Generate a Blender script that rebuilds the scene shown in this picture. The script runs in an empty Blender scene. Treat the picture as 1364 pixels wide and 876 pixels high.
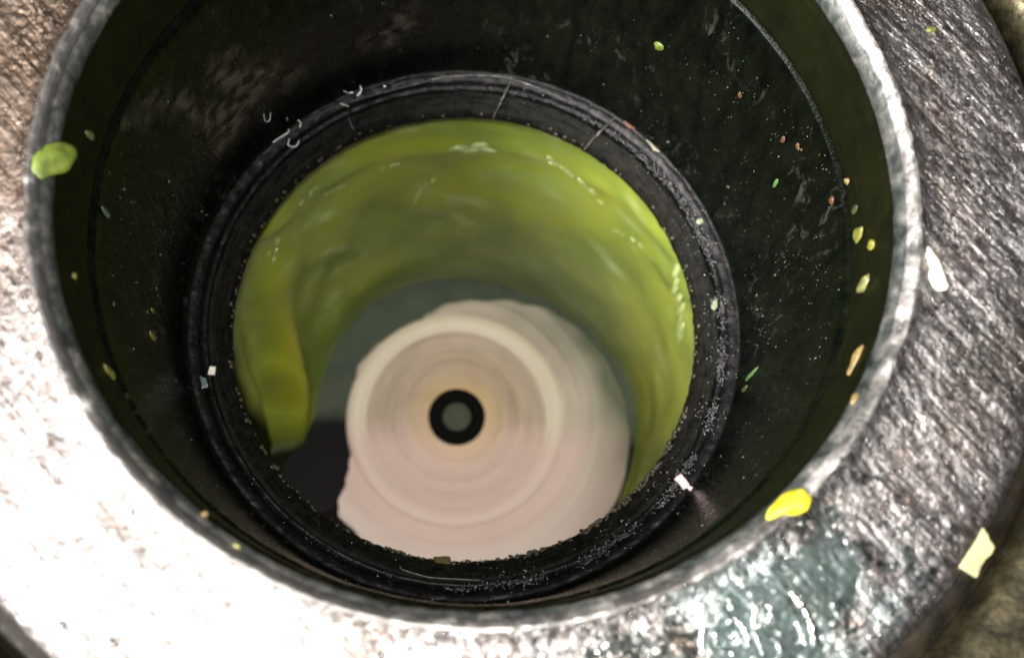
import bpy, bmesh, math, random
from mathutils import Vector, Matrix, noise
random.seed(7)
MM = 0.001
PI = math.pi
scene = bpy.context.scene
col = scene.collection

# ------------------------------------------------------------------ camera
cam_d = bpy.data.cameras.new('camera')
cam = bpy.data.objects.new('camera', cam_d); col.objects.link(cam)
cam_d.sensor_width = 36.0
cam_d.lens = 36.95
cam_d.clip_start = 0.002
cam_d.clip_end = 20.0
_c = ((0.99732, -0.01999, -0.07044), (0.0, 0.96200, -0.27306), (0.07322, 0.27233, 0.95941))
M4 = Matrix(((_c[0][0], _c[0][1], _c[0][2], -4.763*MM),
             (_c[1][0], _c[1][1], _c[1][2], -46.592*MM),
             (_c[2][0], _c[2][1], _c[2][2], 103.77*MM),
             (0, 0, 0, 1)))
cam.matrix_world = M4
cam_d.dof.use_dof = True
cam_d.dof.focus_distance = 0.140
cam_d.dof.aperture_fstop = 22.0
scene.camera = cam

# ------------------------------------------------------------------ world and lamps
w = bpy.data.worlds.new('World'); scene.world = w; w.use_nodes = True
bg = w.node_tree.nodes['Background']
bg.inputs[0].default_value = (0.9, 0.95, 1.0, 1); bg.inputs[1].default_value = 0.06

def lamp(name, kind, loc, power, color, size=None, target=(0, 0, 0)):
    d = bpy.data.lights.new(name, kind); d.energy = power; d.color = color
    o = bpy.data.objects.new(name, d); col.objects.link(o)
    o.location = [v*MM for v in loc]
    if kind == 'AREA':
        d.shape = 'DISK'; d.size = size*MM
    elif kind == 'POINT':
        d.shadow_soft_size = size*MM
    v = Vector([t*MM for t in target]) - o.location
    o.rotation_euler = v.to_track_quat('-Z', 'Y').to_euler()
    return o
# the phone's flash beside the lens, and the kitchen lamp up on the left
lamp('phone_flash', 'POINT', (-6, -43, 107), 1.45, (1.0, 0.95, 0.87), 2.5)
lamp('kitchen_lamp', 'AREA', (-430, -225, 470), 31.0, (1.0, 0.94, 0.89), 340, (-30, -20, 0))

vs = scene.view_settings
scene.display_settings.display_device = 'sRGB'
vs.view_transform = 'Standard'; vs.look = 'None'; vs.exposure = 0.0; vs.gamma = 1.0
vs.use_curve_mapping = False

# ------------------------------------------------------------------ helpers
def fbm(x, y, z, o=4):
    return noise.fractal(Vector((x, y, z)), 1.0, 2.0, o)

def nse(x, y, z):
    return noise.noise(Vector((x, y, z)))

def interp(tab, x):
    if x <= tab[0][0]: return tab[0][1]
    for (a, b), (c, d) in zip(tab, tab[1:]):
        if x <= c:
            t = (x-a)/(c-a); t = t*t*(3-2*t)
            return b+(d-b)*t
    return tab[-1][1]

def mesh(name, verts, faces, mat, parent=None, smooth=True):
    me = bpy.data.meshes.new(name)
    me.from_pydata([(x*MM, y*MM, z*MM) for x, y, z in verts], [], faces)
    if smooth:
        me.polygons.foreach_set('use_smooth', [True]*len(me.polygons))
    me.update()
    if mat: me.materials.append(mat)
    o = bpy.data.objects.new(name, me); col.objects.link(o)
    if parent: o.parent = parent
    return o

def empty(name, loc=(0, 0, 0)):
    o = bpy.data.objects.new(name, None); col.objects.link(o)
    o.location = [v*MM for v in loc]
    o.empty_display_size = 0.005
    return o

def tag(o, label=None, cat=None, group=None, kind=None):
    if label: o['label'] = label
    if cat: o['category'] = cat
    if group: o['group'] = group
    if kind: o['kind'] = kind
    return o

def resample(prof, step):
    out = [prof[0]]
    for (r0, z0), (r1, z1) in zip(prof, prof[1:]):
        n = max(1, int(math.hypot(r1-r0, z1-z0)/step))
        for k in range(1, n+1):
            t = k/n; out.append((r0+(r1-r0)*t, z0+(z1-z0)*t))
    return out

def lathe(name, prof, mat, parent=None, seg=360, disp=None, closed=False, a0=0.0, a1=2*PI):
    """turn a profile of (radius, height) pairs; disp(theta, r, z) gives (dr, dz)"""
    V, F = [], []
    full = abs(a1-a0-2*PI) < 1e-6
    n = seg if full else seg+1
    for i in range(n):
        th = a0+(a1-a0)*i/seg
        c, s = math.cos(th), math.sin(th)
        for r, z in prof:
            if disp:
                dr, dz = disp(th, r, z); r2, z2 = r+dr, z+dz
            else: r2, z2 = r, z
            V.append((r2*c, r2*s, z2))
    m = len(prof)
    for i in range(seg):
        j = (i+1) % n
        for k in range(m-1 if not closed else m):
            l = (k+1) % m
            F.append((i*m+k, j*m+k, j*m+l, i*m+l))
    return mesh(name, V, F, mat, parent)

class N:
    """small node-tree writer"""
    def __init__(s, name):
        s.m = bpy.data.materials.new(name); s.m.use_nodes = True
        s.t = s.m.node_tree; s.p = s.t.nodes['Principled BSDF']
    def n(s, kind, **kw):
        x = s.t.nodes.new(kind)
        for k, v in kw.items():
            if k.startswith('i_'):
                x.inputs[k[2:].replace('_', ' ')].default_value = v
            else: setattr(x, k, v)
        return x
    def l(s, a, b): s.t.links.new(a, b)
    def coord(s, scale=(1, 1, 1), rot=0.0):
        c = s.n('ShaderNodeTexCoord'); m0 = s.n('ShaderNodeMapping'); mp = s.n('ShaderNodeMapping')
        m0.inputs['Rotation'].default_value = (0, 0, rot)
        mp.inputs['Scale'].default_value = scale
        s.l(c.outputs['Object'], m0.inputs['Vector']); s.l(m0.outputs[0], mp.inputs['Vector']); return mp.outputs[0]
    def noise(s, vec, scale, detail=4, rough=.55, dist=0.0):
        x = s.n('ShaderNodeTexNoise'); x.inputs['Scale'].default_value = scale
        x.inputs['Detail'].default_value = detail; x.inputs['Roughness'].default_value = rough
        x.inputs['Distortion'].default_value = dist
        s.l(vec, x.inputs['Vector']); return x.outputs['Fac']
    def ramp(s, fac, stops):
        r = s.n('ShaderNodeValToRGB'); e = r.color_ramp.elements
        while len(e) < len(stops): e.new(0.5)
        for el, (p, c) in zip(e, stops):
            el.position = p
            el.color = (c, c, c, 1) if isinstance(c, (int, float)) else (*c, 1)
        s.l(fac, r.inputs[0]); return r.outputs[0]
    def mix(s, fac, a, b, blend='MIX'):
        x = s.n('ShaderNodeMix', data_type='RGBA', blend_type=blend)
        for v, k in ((fac, 0), (a, 6), (b, 7)):
            if hasattr(v, 'links'): s.l(v, x.inputs[k])
            else: x.inputs[k].default_value = v if isinstance(v, (int, float)) else (*v, 1)
        return x.outputs[2]
    def math(s, op, a, b=0.0):
        x = s.n('ShaderNodeMath', operation=op)
        for v, k in ((a, 0), (b, 1)):
            if hasattr(v, 'links'): s.l(v, x.inputs[k])
            else: x.inputs[k].default_value = v
        return x.outputs[0]
    def bump(s, h, strength, dist, prev=None):
        b = s.n('ShaderNodeBump'); b.inputs['Strength'].default_value = strength
        b.inputs['Distance'].default_value = dist
        s.l(h, b.inputs['Height'])
        if prev: s.l(prev, b.inputs['Normal'])
        return b.outputs[0]
    def set(s, **kw):
        for k, v in kw.items():
            i = s.p.inputs[k.replace('_', ' ')]
            if hasattr(v, 'links'): s.l(v, i)
            elif isinstance(v, tuple): i.default_value = (*v, 1)
            else: i.default_value = v
        return s.m

# ------------------------------------------------------------------ materials
def mat_steel():
    s = N('scratched_steel')
    base = s.coord()
    # long strokes run down to the right across the ring
    st = s.coord(scale=(1, 0.17, 1), rot=math.radians(-37))
    st2 = s.coord(scale=(1, 0.07, 1), rot=math.radians(-43))
    n1 = s.noise(st, 760, 6, .64, .7)
    n2 = s.noise(st2, 1700, 4, .62, .3)
    n3 = s.noise(base, 150, 5, .6, .4)
    n4 = s.noise(base, 950, 4, .68)
    n5 = s.noise(base, 60, 3, .5)
    blot = s.ramp(n1, [(.33, (.022, .020, .020)), (.45, (.14, .13, .132)), (.56, (.29, .275, .275)), (.68, (.66, .63, .62))])
    tint = s.ramp(n3, [(.30, (.19, .135, .085)), (.44, (.265, .245, .245)), (.60, (.27, .275, .28)), (.75, (.20, .265, .255))])
    c = s.mix(.42, blot, tint)
    c = s.mix(s.ramp(n2, [(.36, .6), (.52, 0.0)]), c, (.035, .03, .03))
    c = s.mix(s.ramp(n4, [(.33, .8), (.50, 0.0)]), c, (.03, .026, .025))
    c = s.mix(s.ramp(n5, [(.38, .62), (.58, 0.0)]), c, (.075, .066, .06))
    # tea-brown staining over the upper left of the ring
    tc = s.n('ShaderNodeTexCoord'); sx = s.n('ShaderNodeSeparateXYZ'); s.l(tc.outputs['Object'], sx.inputs[0])
    d = s.math('ADD', s.math('MULTIPLY', sx.outputs[0], -22.0), s.math('MULTIPLY', sx.outputs[1], 26.0))
    d = s.math('ADD', d, s.math('MULTIPLY', s.math('SUBTRACT', n3, .5), 1.6))
    c = s.mix(s.ramp(d, [(.95, 0.0), (1.0, .8)] if False else [(.5, 0.0), (1.0, .85)]), c, (.085, .06, .042))
    w1 = s.math('POWER', s.math('MULTIPLY', s.math('SUBTRACT', sx.outputs[0], .0285), 95.0), 2.0)
    w2 = s.math('POWER', s.math('MULTIPLY', s.math('SUBTRACT', sx.outputs[1], -.0455), 120.0), 2.0)
    wz = s.math('ADD', s.math('SUBTRACT', 1.35, s.math('ADD', w1, w2)), s.math('MULTIPLY', s.math('SUBTRACT', n3, .5), 4.2))
    c = s.mix(s.ramp(wz, [(.05, 0.0), (1.3, .38)]), c, (.38, .49, .475))     # paler, greenish patch at the lower right
    s.set(Base_Color=c, Metallic=.93)
    s.set(Roughness=s.ramp(s.noise(st, 1300, 4, .65, .5), [(.3, .20), (.7, .46)]))
    vo = s.n('ShaderNodeTexVoronoi'); vo.inputs['Scale'].default_value = 2300; vo.inputs['Randomness'].default_value = 1.0
    s.l(s.coord(scale=(1, .55, 1), rot=math.radians(-37)), vo.inputs['Vector'])
    vm = s.n('ShaderNodeVectorMath', operation='SUBTRACT'); s.l(vo.outputs['Color'], vm.inputs[0]); vm.inputs[1].default_value = (.5, .5, .5)
    vk = s.n('ShaderNodeVectorMath', operation='SCALE'); s.l(vm.outputs[0], vk.inputs[0]); s.l(s.ramp(s.noise(base, 330, 3, .6), [(.40, .04), (.64, .32)]), vk.inputs['Scale'])
    gm = s.n('ShaderNodeNewGeometry'); va = s.n('ShaderNodeVectorMath', operation='ADD'); s.l(vk.outputs[0], va.inputs[0]); s.l(gm.outputs['Normal'], va.inputs[1])
    vn = s.n('ShaderNodeVectorMath', operation='NORMALIZE'); s.l(va.outputs[0], vn.inputs[0])
    b = s.bump(n1, .5, .00032, vn.outputs[0])
    b = s.bump(n2, .8, .00026, b)
    b = s.bump(n4, .8, .00034, b)
    b = s.bump(s.noise(base, 2600, 3, .6), .7, .00012, b)
    s.set(Normal=b)
    return s.m

def mat_lip():
    s = N('worn_lip_steel')
    v = s.coord()
    n1 = s.noise(v, 420, 5, .6, .4); n2 = s.noise(v, 1500, 4, .6)
    c = s.ramp(n1, [(.33, (.010, .013, .013)), (.46, (.038, .045, .043)), (.60, (.085, .085, .08)), (.74, (.22, .21, .20))])
    s.set(Base_Color=c, Metallic=.4, Roughness=s.ramp(n2, [(.3, .34), (.7, .58)]))
    b = s.bump(n1, .35, .0003); b = s.bump(n2, .5, .00015, b)
    s.set(Normal=b); return s.m

def mat_basin():
    s = N('dull_sink_steel')
    v = s.coord(); n1 = s.noise(v, 260, 5, .65, .5); n2 = s.noise(v, 1300, 4, .6)
    c = s.ramp(n1, [(.3, (.007, .006, .003)), (.5, (.024, .021, .011)), (.7, (.07, .06, .034))])
    s.set(Base_Color=c, Metallic=.75, Roughness=s.ramp(n2, [(.3, .35), (.7, .6)]))
    s.set(Normal=s.bump(n2, .5, .0002, s.bump(n1, .5, .0005))); return s.m

def mat_rubber(name, dark, light, rough, scale=240, spec=.5, stretch=(1, 1, 1), bd=.00025):
    s = N(name)
    v = s.coord(scale=stretch); n1 = s.noise(v, scale, 6, .62, .5); n2 = s.noise(v, scale*6, 4, .6)
    c = s.ramp(n1, [(.35, dark), (.7, light)])
    s.set(Base_Color=c, Roughness=s.ramp(n2, [(.3, rough*.75), (.7, min(1, rough*1.35))]))
    if name.startswith('black_wall'):                      # dull grey scuffs rubbed into the rubber
        sc_ = s.ramp(s.noise(s.coord(scale=(1, 1, .4)), 620, 5, .65, .6), [(.55, 0.0), (.66, 1.0)])
        mk = s.ramp(s.noise(s.coord(), 75, 3, .5), [(.52, 0.0), (.66, .8)])
        c = s.mix(s.math('MULTIPLY', sc_, mk), c, (.026, .026, .023)); s.set(Base_Color=c)
    s.p.inputs['Specular IOR Level'].default_value = spec
    s.set(Normal=s.bump(n2, .5, bd*.5, s.bump(n1, .4, bd))); return s.m

def mat_plain(name, c, rough=.5, metal=0.0, spec=.5, sss=0.0, coat=0.0, var=.25, scale=700, bd=.0001):
    s = N(name)
    v = s.coord(); n1 = s.noise(v, scale, 4, .6, .3)
    a = tuple(x*(1-var) for x in c); b = tuple(min(1, x*(1+var)) for x in c)
    s.set(Base_Color=s.ramp(n1, [(.32, a), (.68, b)]), Roughness=rough, Metallic=metal)
    s.p.inputs['Specular IOR Level'].default_value = spec
    if sss:
        s.set(Subsurface_Weight=sss); s.p.inputs['Subsurface Radius'].default_value = (.6, 1, .2); s.set(Subsurface_Scale=.0015)
    if coat: s.set(Coat_Weight=coat, Coat_Roughness=.08)
    s.set(Normal=s.bump(n1, .4, bd)); return s.m

def mat_water():
    s = N('water')
    s.set(Base_Color=(1, 1, 1), Roughness=.10, IOR=1.38, Transmission_Weight=1.0); return s.m

def mat_pulp():
    s = N('green_pulp')
    a = s.n('ShaderNodeAttribute', attribute_name='pulp_mix')
    sep = s.n('ShaderNodeSeparateColor'); s.l(a.outputs['Color'], sep.inputs[0])
    v = s.coord(scale=(1, 1, 1.6)); n1 = s.noise(v, 42, 3, .45, .6); n2 = s.noise(v, 200, 3, .5, .4)
    c = s.ramp(n1, [(.28, (.105, .142, .024)), (.46, (.15, .20, .029)), (.62, (.205, .25, .030)), (.78, (.19, .25, .055))])
    c = s.mix(sep.outputs[0], c, (.31, .305, .020))        # yellow swirl
    c = s.mix(sep.outputs[1], c, (.155, .195, .095))        # thin watery rim
    c = s.mix(s.math('SUBTRACT', 1.0, a.outputs['Alpha']), c, (.011, .012, .004))   # darkens to near black at its ends
    c = s.mix(sep.outputs[2], c, (.36, .44, .20))         # pale frothy strands
    s.set(Base_Color=c, Roughness=s.ramp(n2, [(.3, .30), (.7, .48)]), Subsurface_Weight=.2, Subsurface_Scale=.0010, Coat_Weight=0.0, Coat_Roughness=.2)
    s.p.inputs['Subsurface Radius'].default_value = (.6, 1, .15)
    s.l(s.math('MULTIPLY', a.outputs['Alpha'], .5), s.p.inputs['Specular IOR Level'])
    s.set(Normal=s.bump(n2, .10, .0002, s.bump(n1, .12, .0010)))
    return s.m

def mat_cam(name, c0, c1, halo=False):
    """chalky plate with fine turned rings"""
    s = N(name)
    tc = s.n('ShaderNodeTexCoord'); sx = s.n('ShaderNodeSeparateXYZ'); s.l(tc.outputs['Object'], sx.inputs[0])
    r = s.math('SQRT', s.math('ADD', s.math('POWER', sx.outputs[0], 2.0), s.math('POWER', sx.outputs[1], 2.0)))
    rr = s.math('MULTIPLY', r, 1000.0)                    # radius in mm
    cx = s.n('ShaderNodeCombineXYZ'); s.l(rr, cx.inputs[0])
    rings = s.noise(cx.outputs[0], .9, 5, .6)
    fine = s.noise(cx.outputs[0], 3.5, 3, .6)
    th = s.math('ARCTAN2', sx.outputs[1], sx.outputs[0])
    cp = s.n('ShaderNodeCombineXYZ'); s.l(rr, cp.inputs[0]); s.l(s.math('MULTIPLY', s.math('SINE', th), 1.7), cp.inputs[1]); s.l(s.math('MULTIPLY', s.math('COSINE', th), 1.7), cp.inputs[2])
    rings = s.noise(cp.outputs[0], .55, 4, .55)
    wv = s.math('ADD', s.math('MULTIPLY', rings, .62), s.math('MULTIPLY', s.noise(s.coord(), 70, 4, .6, .8), .38))
    c = s.ramp(wv, [(.36, c0), (.64, c1)])
    v = s.coord(); n = s.noise(v, 40, 4, .55, .4)
    # pinker light on the lower half, painted into the plate colour
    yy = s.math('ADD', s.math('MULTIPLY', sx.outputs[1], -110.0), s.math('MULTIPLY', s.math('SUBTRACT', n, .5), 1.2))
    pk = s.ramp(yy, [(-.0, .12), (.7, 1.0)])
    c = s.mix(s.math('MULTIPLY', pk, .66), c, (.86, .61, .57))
    pb = s.math('POWER', 2.718, s.math('MULTIPLY', s.math('POWER', s.math('SUBTRACT', rr, 33.5), 2.0), -.16))
    c = s.mix(s.math('MULTIPLY', pb, .5), c, (.86, .76, .68))
    if halo:
        h = s.n('ShaderNodeMapRange', i_From_Min=6.5, i_From_Max=13.0, i_To_Min=.7, i_To_Max=0.0); s.l(rr, h.inputs['Value'])
        c = s.mix(h.outputs[0], c, (.86, .60, .33))
    if not halo:
        ja = s.n('ShaderNodeAttribute', attribute_name='juice'); js = s.n('ShaderNodeSeparateColor'); s.l(ja.outputs['Color'], js.inputs[0]); c = s.mix(js.outputs[0], c, (.085, .105, .055))
    s.set(Base_Color=c, Roughness=.55)
    s.set(Normal=s.bump(fine, .07, .0004, s.bump(rings, .10, .0012)))
    return s.m

STEEL = mat_steel(); LIP = mat_lip(); BASIN = mat_basin()
BAND = mat_rubber('olive_band_rubber', (.0018, .0024, .0009), (.0046, .0054, .0018), .45, 120, .06)
WALL = mat_rubber('black_wall_rubber', (.0005, .0009, .0007), (.0026, .0036, .0020), .26, 420, .07, (1, 1, .35), .0003)
LEDGE = mat_rubber('ledge_rubber', (.0006, .0009, .0009), (.0040, .0036, .0035), .42, 260, .12, (1, 1, 1), .00025)
CONE = mat_rubber('grooved_cone_rubber', (.0007, .001, .0007), (.0070, .0068, .0046), .60, 700, .08, (1, 1, 1), .0004)
SEAL = mat_rubber('black_seal', (.003, .003, .002), (.014, .010, .006), .5, 400, .2)
CHAMBER = mat_rubber('dark_chamber_wall', (.002, .002, .0014), (.006, .006, .003), .6, 200, .1)
PULP = mat_pulp(); WATER = mat_water()
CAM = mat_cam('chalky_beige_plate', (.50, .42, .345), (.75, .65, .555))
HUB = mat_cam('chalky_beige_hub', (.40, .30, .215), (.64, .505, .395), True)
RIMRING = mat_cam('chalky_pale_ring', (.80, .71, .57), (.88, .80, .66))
def mat_base():
    s = N('wet_grey_green_plate'); a = s.n('ShaderNodeAttribute', attribute_name='end_shade')
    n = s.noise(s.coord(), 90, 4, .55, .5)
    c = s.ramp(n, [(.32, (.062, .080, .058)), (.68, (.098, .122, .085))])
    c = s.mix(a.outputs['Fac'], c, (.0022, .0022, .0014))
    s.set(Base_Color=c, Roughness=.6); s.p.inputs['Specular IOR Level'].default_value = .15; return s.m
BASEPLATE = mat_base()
NUTBLACK = mat_plain('black_nut', (.0045, .0045, .0035), .8, spec=.08)
BOLT = mat_plain('dull_grey_bolt', (.085, .095, .07), .75, spec=.15)

# ------------------------------------------------------------------ sink floor round the flange
def d_basin(th, r, z):
    x, y = r*math.cos(th), r*math.sin(th)
    return (0, .35*fbm(x*.12, y*.12, 3)+.08*fbm(x*.9, y*.9, 1))
basin = lathe('sink_floor', resample([(66.8, -7), (66.9, -2.4), (67.3, -1.2), (68.0, -.5), (69.5, .0), (76, .9), (92, 2.4), (140, 7)], 1.2),
              BASIN, None, 360, d_basin)
tag(basin, 'worn olive-brown steel sink floor beyond the black gap round the flange', None, None, 'structure')

# ------------------------------------------------------------------ flange
flange = empty('sink_flange', (0, 0, -1))
tag(flange, 'wide scratched silver steel flange ring with a bright lip round the dark hole', 'flange ring')
flange.location = (0, 0, 0)
def d_flange(th, r, z):
    x, y = r*math.cos(th), r*math.sin(th)
    u, v = x*.80-y*.60, x*.60+y*.80          # strokes along (0.6, -0.8)
    u, v = x*.6-y*.8, x*.8+y*.6
    k = .13*fbm(u*.16, v*.75, 2.3, 5)+.10*fbm(x*.25, y*.25, 9)
    k += .07*fbm(u*.6, v*2.6, 4, 3)
    f = min(1, max(.3, (r-46)/3))
    return (0, k*f)
prof = resample([(46.9, 1.97), (47.4, 1.8), (48.2, 1.5), (50, 1.30), (56, 1.15), (60.5, .95), (62.2, .6), (63.1, -.1), (63.4, -1.0), (63.3, -2.6), (62.6, -4.5)], .34)
lathe('flange_plate', prof, STEEL, flange, 900, d_flange)
def d_lip(th, r, z):
    x, y = r*math.cos(th), r*math.sin(th)
    return (.10*fbm(x*.5, y*.5, z*.5)+.05*fbm(x*1.7, y*1.7, z), .13*fbm(x*.45, y*.45, 4)+.06*fbm(x*1.6, y*1.6, 7))
lathe('flange_lip', resample([(45.35, -4.0), (45.1, -.4), (45.15, .15), (45.35, .6), (45.8, 1.15), (46.4, 1.7), (46.8, 1.9), (47.1, 1.88), (47.4, 1.4)], .2),
      LIP, flange, 720, d_lip)
CREST = N('crest_steel'); _n = CREST.noise(CREST.coord(), 420, 6, .68, .5); _m = CREST.noise(CREST.coord(), 220, 4, .6)
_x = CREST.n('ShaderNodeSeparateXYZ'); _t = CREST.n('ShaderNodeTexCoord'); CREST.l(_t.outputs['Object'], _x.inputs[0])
_q = CREST.math('ADD', _m, CREST.math('ADD', CREST.math('MULTIPLY', _x.outputs[0], 3.2), CREST.math('MULTIPLY', _x.outputs[1], 1.5)))  # crest colour goes from bright at the right to dark at the left
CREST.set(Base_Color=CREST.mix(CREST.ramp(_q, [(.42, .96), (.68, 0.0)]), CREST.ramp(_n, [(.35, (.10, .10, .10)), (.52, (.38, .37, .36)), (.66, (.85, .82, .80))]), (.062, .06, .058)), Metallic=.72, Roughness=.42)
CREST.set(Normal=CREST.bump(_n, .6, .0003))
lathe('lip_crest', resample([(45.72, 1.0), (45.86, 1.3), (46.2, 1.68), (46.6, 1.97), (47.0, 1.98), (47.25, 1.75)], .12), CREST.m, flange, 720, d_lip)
lathe('seal_ring', resample([(62.4, -4.6), (64.2, -3.9), (65.5, -3.8), (66.9, -4.6), (66.9, -6.5), (62.4, -6.5)], .5), SEAL, flange, 240,
      lambda th, r, z: (0, .35*fbm(r*math.cos(th)*.4, r*math.sin(th)*.4, 0)))

# ------------------------------------------------------------------ rubber sleeve
sleeve = empty('rubber_sleeve')
tag(sleeve, 'deep black rubber sleeve lining the hole, speckled with food, narrowing to a throat', 'rubber sleeve')
lathe('upper_band', resample([(44.9, -.6), (45.0, -1.1), (44.75, -1.8), (44.7, -10.9), (44.75, -11.6), (45.0, -11.9)], .5), BAND, sleeve, 360,
      lambda th, r, z: (.06*fbm(r*math.cos(th)*.3, r*math.sin(th)*.3, z*.3), 0))
def d_wall(th, r, z):
    x, y = r*math.cos(th), r*math.sin(th)
    return (.10*fbm(x*.12, y*.12, z*.08)+.035*fbm(x*1.1, y*1.1, z*.35), 0)
lathe('sleeve_wall', resample([(45.1, -11.0), (45.0, -12.2), (44.5, -12.4), (44.35, -12.8), (44.2, -14), (43.95, -30), (43.75, -51.5), (43.6, -53.0), (43.2, -53.8)], .45), WALL, sleeve, 720, d_wall)
def d_ledge(th, r, z):
    x, y = r*math.cos(th), r*math.sin(th)
    return (.08*fbm(x*.4, y*.4, z), .16*fbm(x*.35, y*.35, 5)+.07*fbm(x*1.3, y*1.3, 2))
lathe('ledge_ring', resample([(43.5, -53.6), (43.1, -54.3), (42.3, -54.5), (41.6, -54.9), (41.2, -55.6), (40.6, -55.9), (40.1, -55.6)], .22), LEDGE, sleeve, 720, d_ledge)
def d_cone(th, r, z):
    x, y = r*math.cos(th), r*math.sin(th)
    g = fbm(th*9, r*2.6, 1.5, 4)
    jag = .16*fbm(x*.9, y*.9, 8, 3)*max(0, (38.2-r)/1.2) if r < 38.2 else 0
    return (jag, .16*g+.05*fbm(x*2, y*2, 3))
lathe('throat_cone', resample([(40.2, -55.7), (39.6, -55.6), (38.6, -56.6), (37.6, -57.5), (37.1, -58.2), (37.0, -59.0), (37.5, -59.9), (40, -60.6), (49.5, -61.2)], .2), CONE, sleeve, 900, d_cone)

# ------------------------------------------------------------------ chamber
chamber = empty('grind_chamber', (0, 0, -150))
chamber.location = (0, 0, 0)
tag(chamber, 'dark round chamber below the throat, black at its lower left', 'chamber')
lathe('chamber_wall', resample([(49.6, -60), (49.6, -149)], 3), CHAMBER, chamber, 180)
lathe('chamber_floor', resample([(49.6, -149), (30, -149.5), (1, -149.5)], 4), CHAMBER, chamber, 180)

# ------------------------------------------------------------------ turntable
turn = empty('grinding_disc')
tag(turn, 'chalky beige grinding disc with turned rings and a black centre nut deep in the hole', 'grinding disc')
def polar_plate(name, rout, radii, zf, thick, mat, parent, seg=360, r0=0.0):
    V, F = [], []
    rad = [r for r in radii if r >= r0]
    m = len(rad)+2
    for i in range(seg):
        th = -PI+2*PI*i/seg
        ro = rout(math.degrees(th)); c, s = math.cos(th), math.sin(th)
        for r in rad:
            q = min(r, ro-.25*(1+0)*1.0*(1 if r > ro-.25 else 0)) if r > ro-.25 else r
            V.append((q*c, q*s, zf(q, th)))
        V.append((ro*c, ro*s, zf(ro, th)-.16)); V.append((ro*c, ro*s, zf(ro, th)-thick))
    for i in range(seg):
        j = (i+1) % seg
        for k in range(m-1):
            F.append((i*m+k, j*m+k, j*m+k+1, i*m+k+1))
    o = mesh(name, V, F, mat, parent)
    bm = bmesh.new(); bm.from_mesh(o.data); bmesh.ops.remove_doubles(bm, verts=bm.verts, dist=2e-6)
    bm.to_mesh(o.data); bm.free()
    at = o.data.color_attributes.new('juice', 'FLOAT_COLOR', 'POINT')
    for k, v in enumerate(o.data.vertices):                 # thin green juice washed over the outer right of the plate
        x, y = v.co.x/MM, v.co.y/MM; d = math.degrees(math.atan2(y, x)); r = math.hypot(x, y)
        q = max(0, 1-(rout(d)-r)/12)**.95*math.exp(-((d-16)/50)**2)*(1.15+.35*nse(x*.12, y*.12, 3))
        q += .8*max(0, 1-(rout(d)-r)/1.6)*math.exp(-((d-120)/40)**2)
        q = min(.95, max(0, q)); at.data[k].color = (q, q, q, 1)
    o.data.polygons.foreach_set('use_smooth', [True]*len(o.data.polygons))
    return o
CAM_R = [(-180, 24.6), (-170, 24.8), (-162, 25.2), (-155, 26.8), (-149, 29.0), (-143, 33.0), (-139, 34.6), (-132, 34.2), (-120, 36.5), (-100, 39),
         (-60, 40), (-42, 40.6), (-25, 41.4), (-5, 40.8), (5, 40.2), (19, 38.8), (34, 37), (50, 34.7), (63, 32), (80, 29.2), (94, 28.2),
         (106, 26.4), (112, 25.2), (118, 24.7), (130, 24.9), (137, 25.9), (144, 25.8), (152, 26.2), (159, 25.3), (166, 24.8), (180, 24.6)]
ZC = -136.5
def cam_z(r, th):
    z = ZC
    z += .22*math.exp(-((r-33.2)/.8)**2)+.15*math.exp(-((r-29)/.5)**2)
    z -= .02*max(0, r-24)
    return z
radii = [22.0+.3*k for k in range(68)]
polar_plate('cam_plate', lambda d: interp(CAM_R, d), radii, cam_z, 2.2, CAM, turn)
# low dished hub with its raised ring
hub = resample([(23.6, -137.0), (23.3, -136.6), (21.6, -136.6), (19.5, -136.75), (17, -136.95), (14.5, -136.8), (14.1, -136.55), (13.4, -136.6),
                (10, -136.1), (9.7, -135.85), (9, -135.8), (6.3, -135.2), (6.0, -136)], .3)
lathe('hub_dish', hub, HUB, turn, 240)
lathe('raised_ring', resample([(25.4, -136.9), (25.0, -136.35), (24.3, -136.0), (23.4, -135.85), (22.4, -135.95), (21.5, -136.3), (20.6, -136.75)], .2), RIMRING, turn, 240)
nut = lathe('centre_nut', resample([(6.5, -136.2), (6.55, -134.4), (6.3, -133.9), (5.6, -133.7), (4.1, -133.9), (3.6, -134.4), (3.4, -135.2), (.01, -135.3)], .25), NUTBLACK, turn, 120)
lathe('bolt_head', resample([(3.3, -135.3), (3.3, -134.4), (3.1, -134.1), (2.0, -133.95), (.01, -133.9)], .25), BOLT, nut, 80)
BASE_R = [(-180, 24), (-178, 24), (-100, 24), (-60, 30), (-40, 41), (-25, 43.5), (0, 43.5), (180, 43.5)]
def base_z(r, th): return -139.0-.02*r
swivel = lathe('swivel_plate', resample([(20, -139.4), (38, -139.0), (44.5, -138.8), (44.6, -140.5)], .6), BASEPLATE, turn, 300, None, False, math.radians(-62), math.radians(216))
at = swivel.data.color_attributes.new('end_shade', 'FLOAT_COLOR', 'POINT')      # deep shade painted black into both ends of the plate
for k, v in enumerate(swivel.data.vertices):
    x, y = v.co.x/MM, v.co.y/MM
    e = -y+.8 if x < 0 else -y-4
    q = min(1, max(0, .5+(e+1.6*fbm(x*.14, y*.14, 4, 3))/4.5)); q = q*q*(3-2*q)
    at.data[k].color = (q, q, q, 1)

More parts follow.
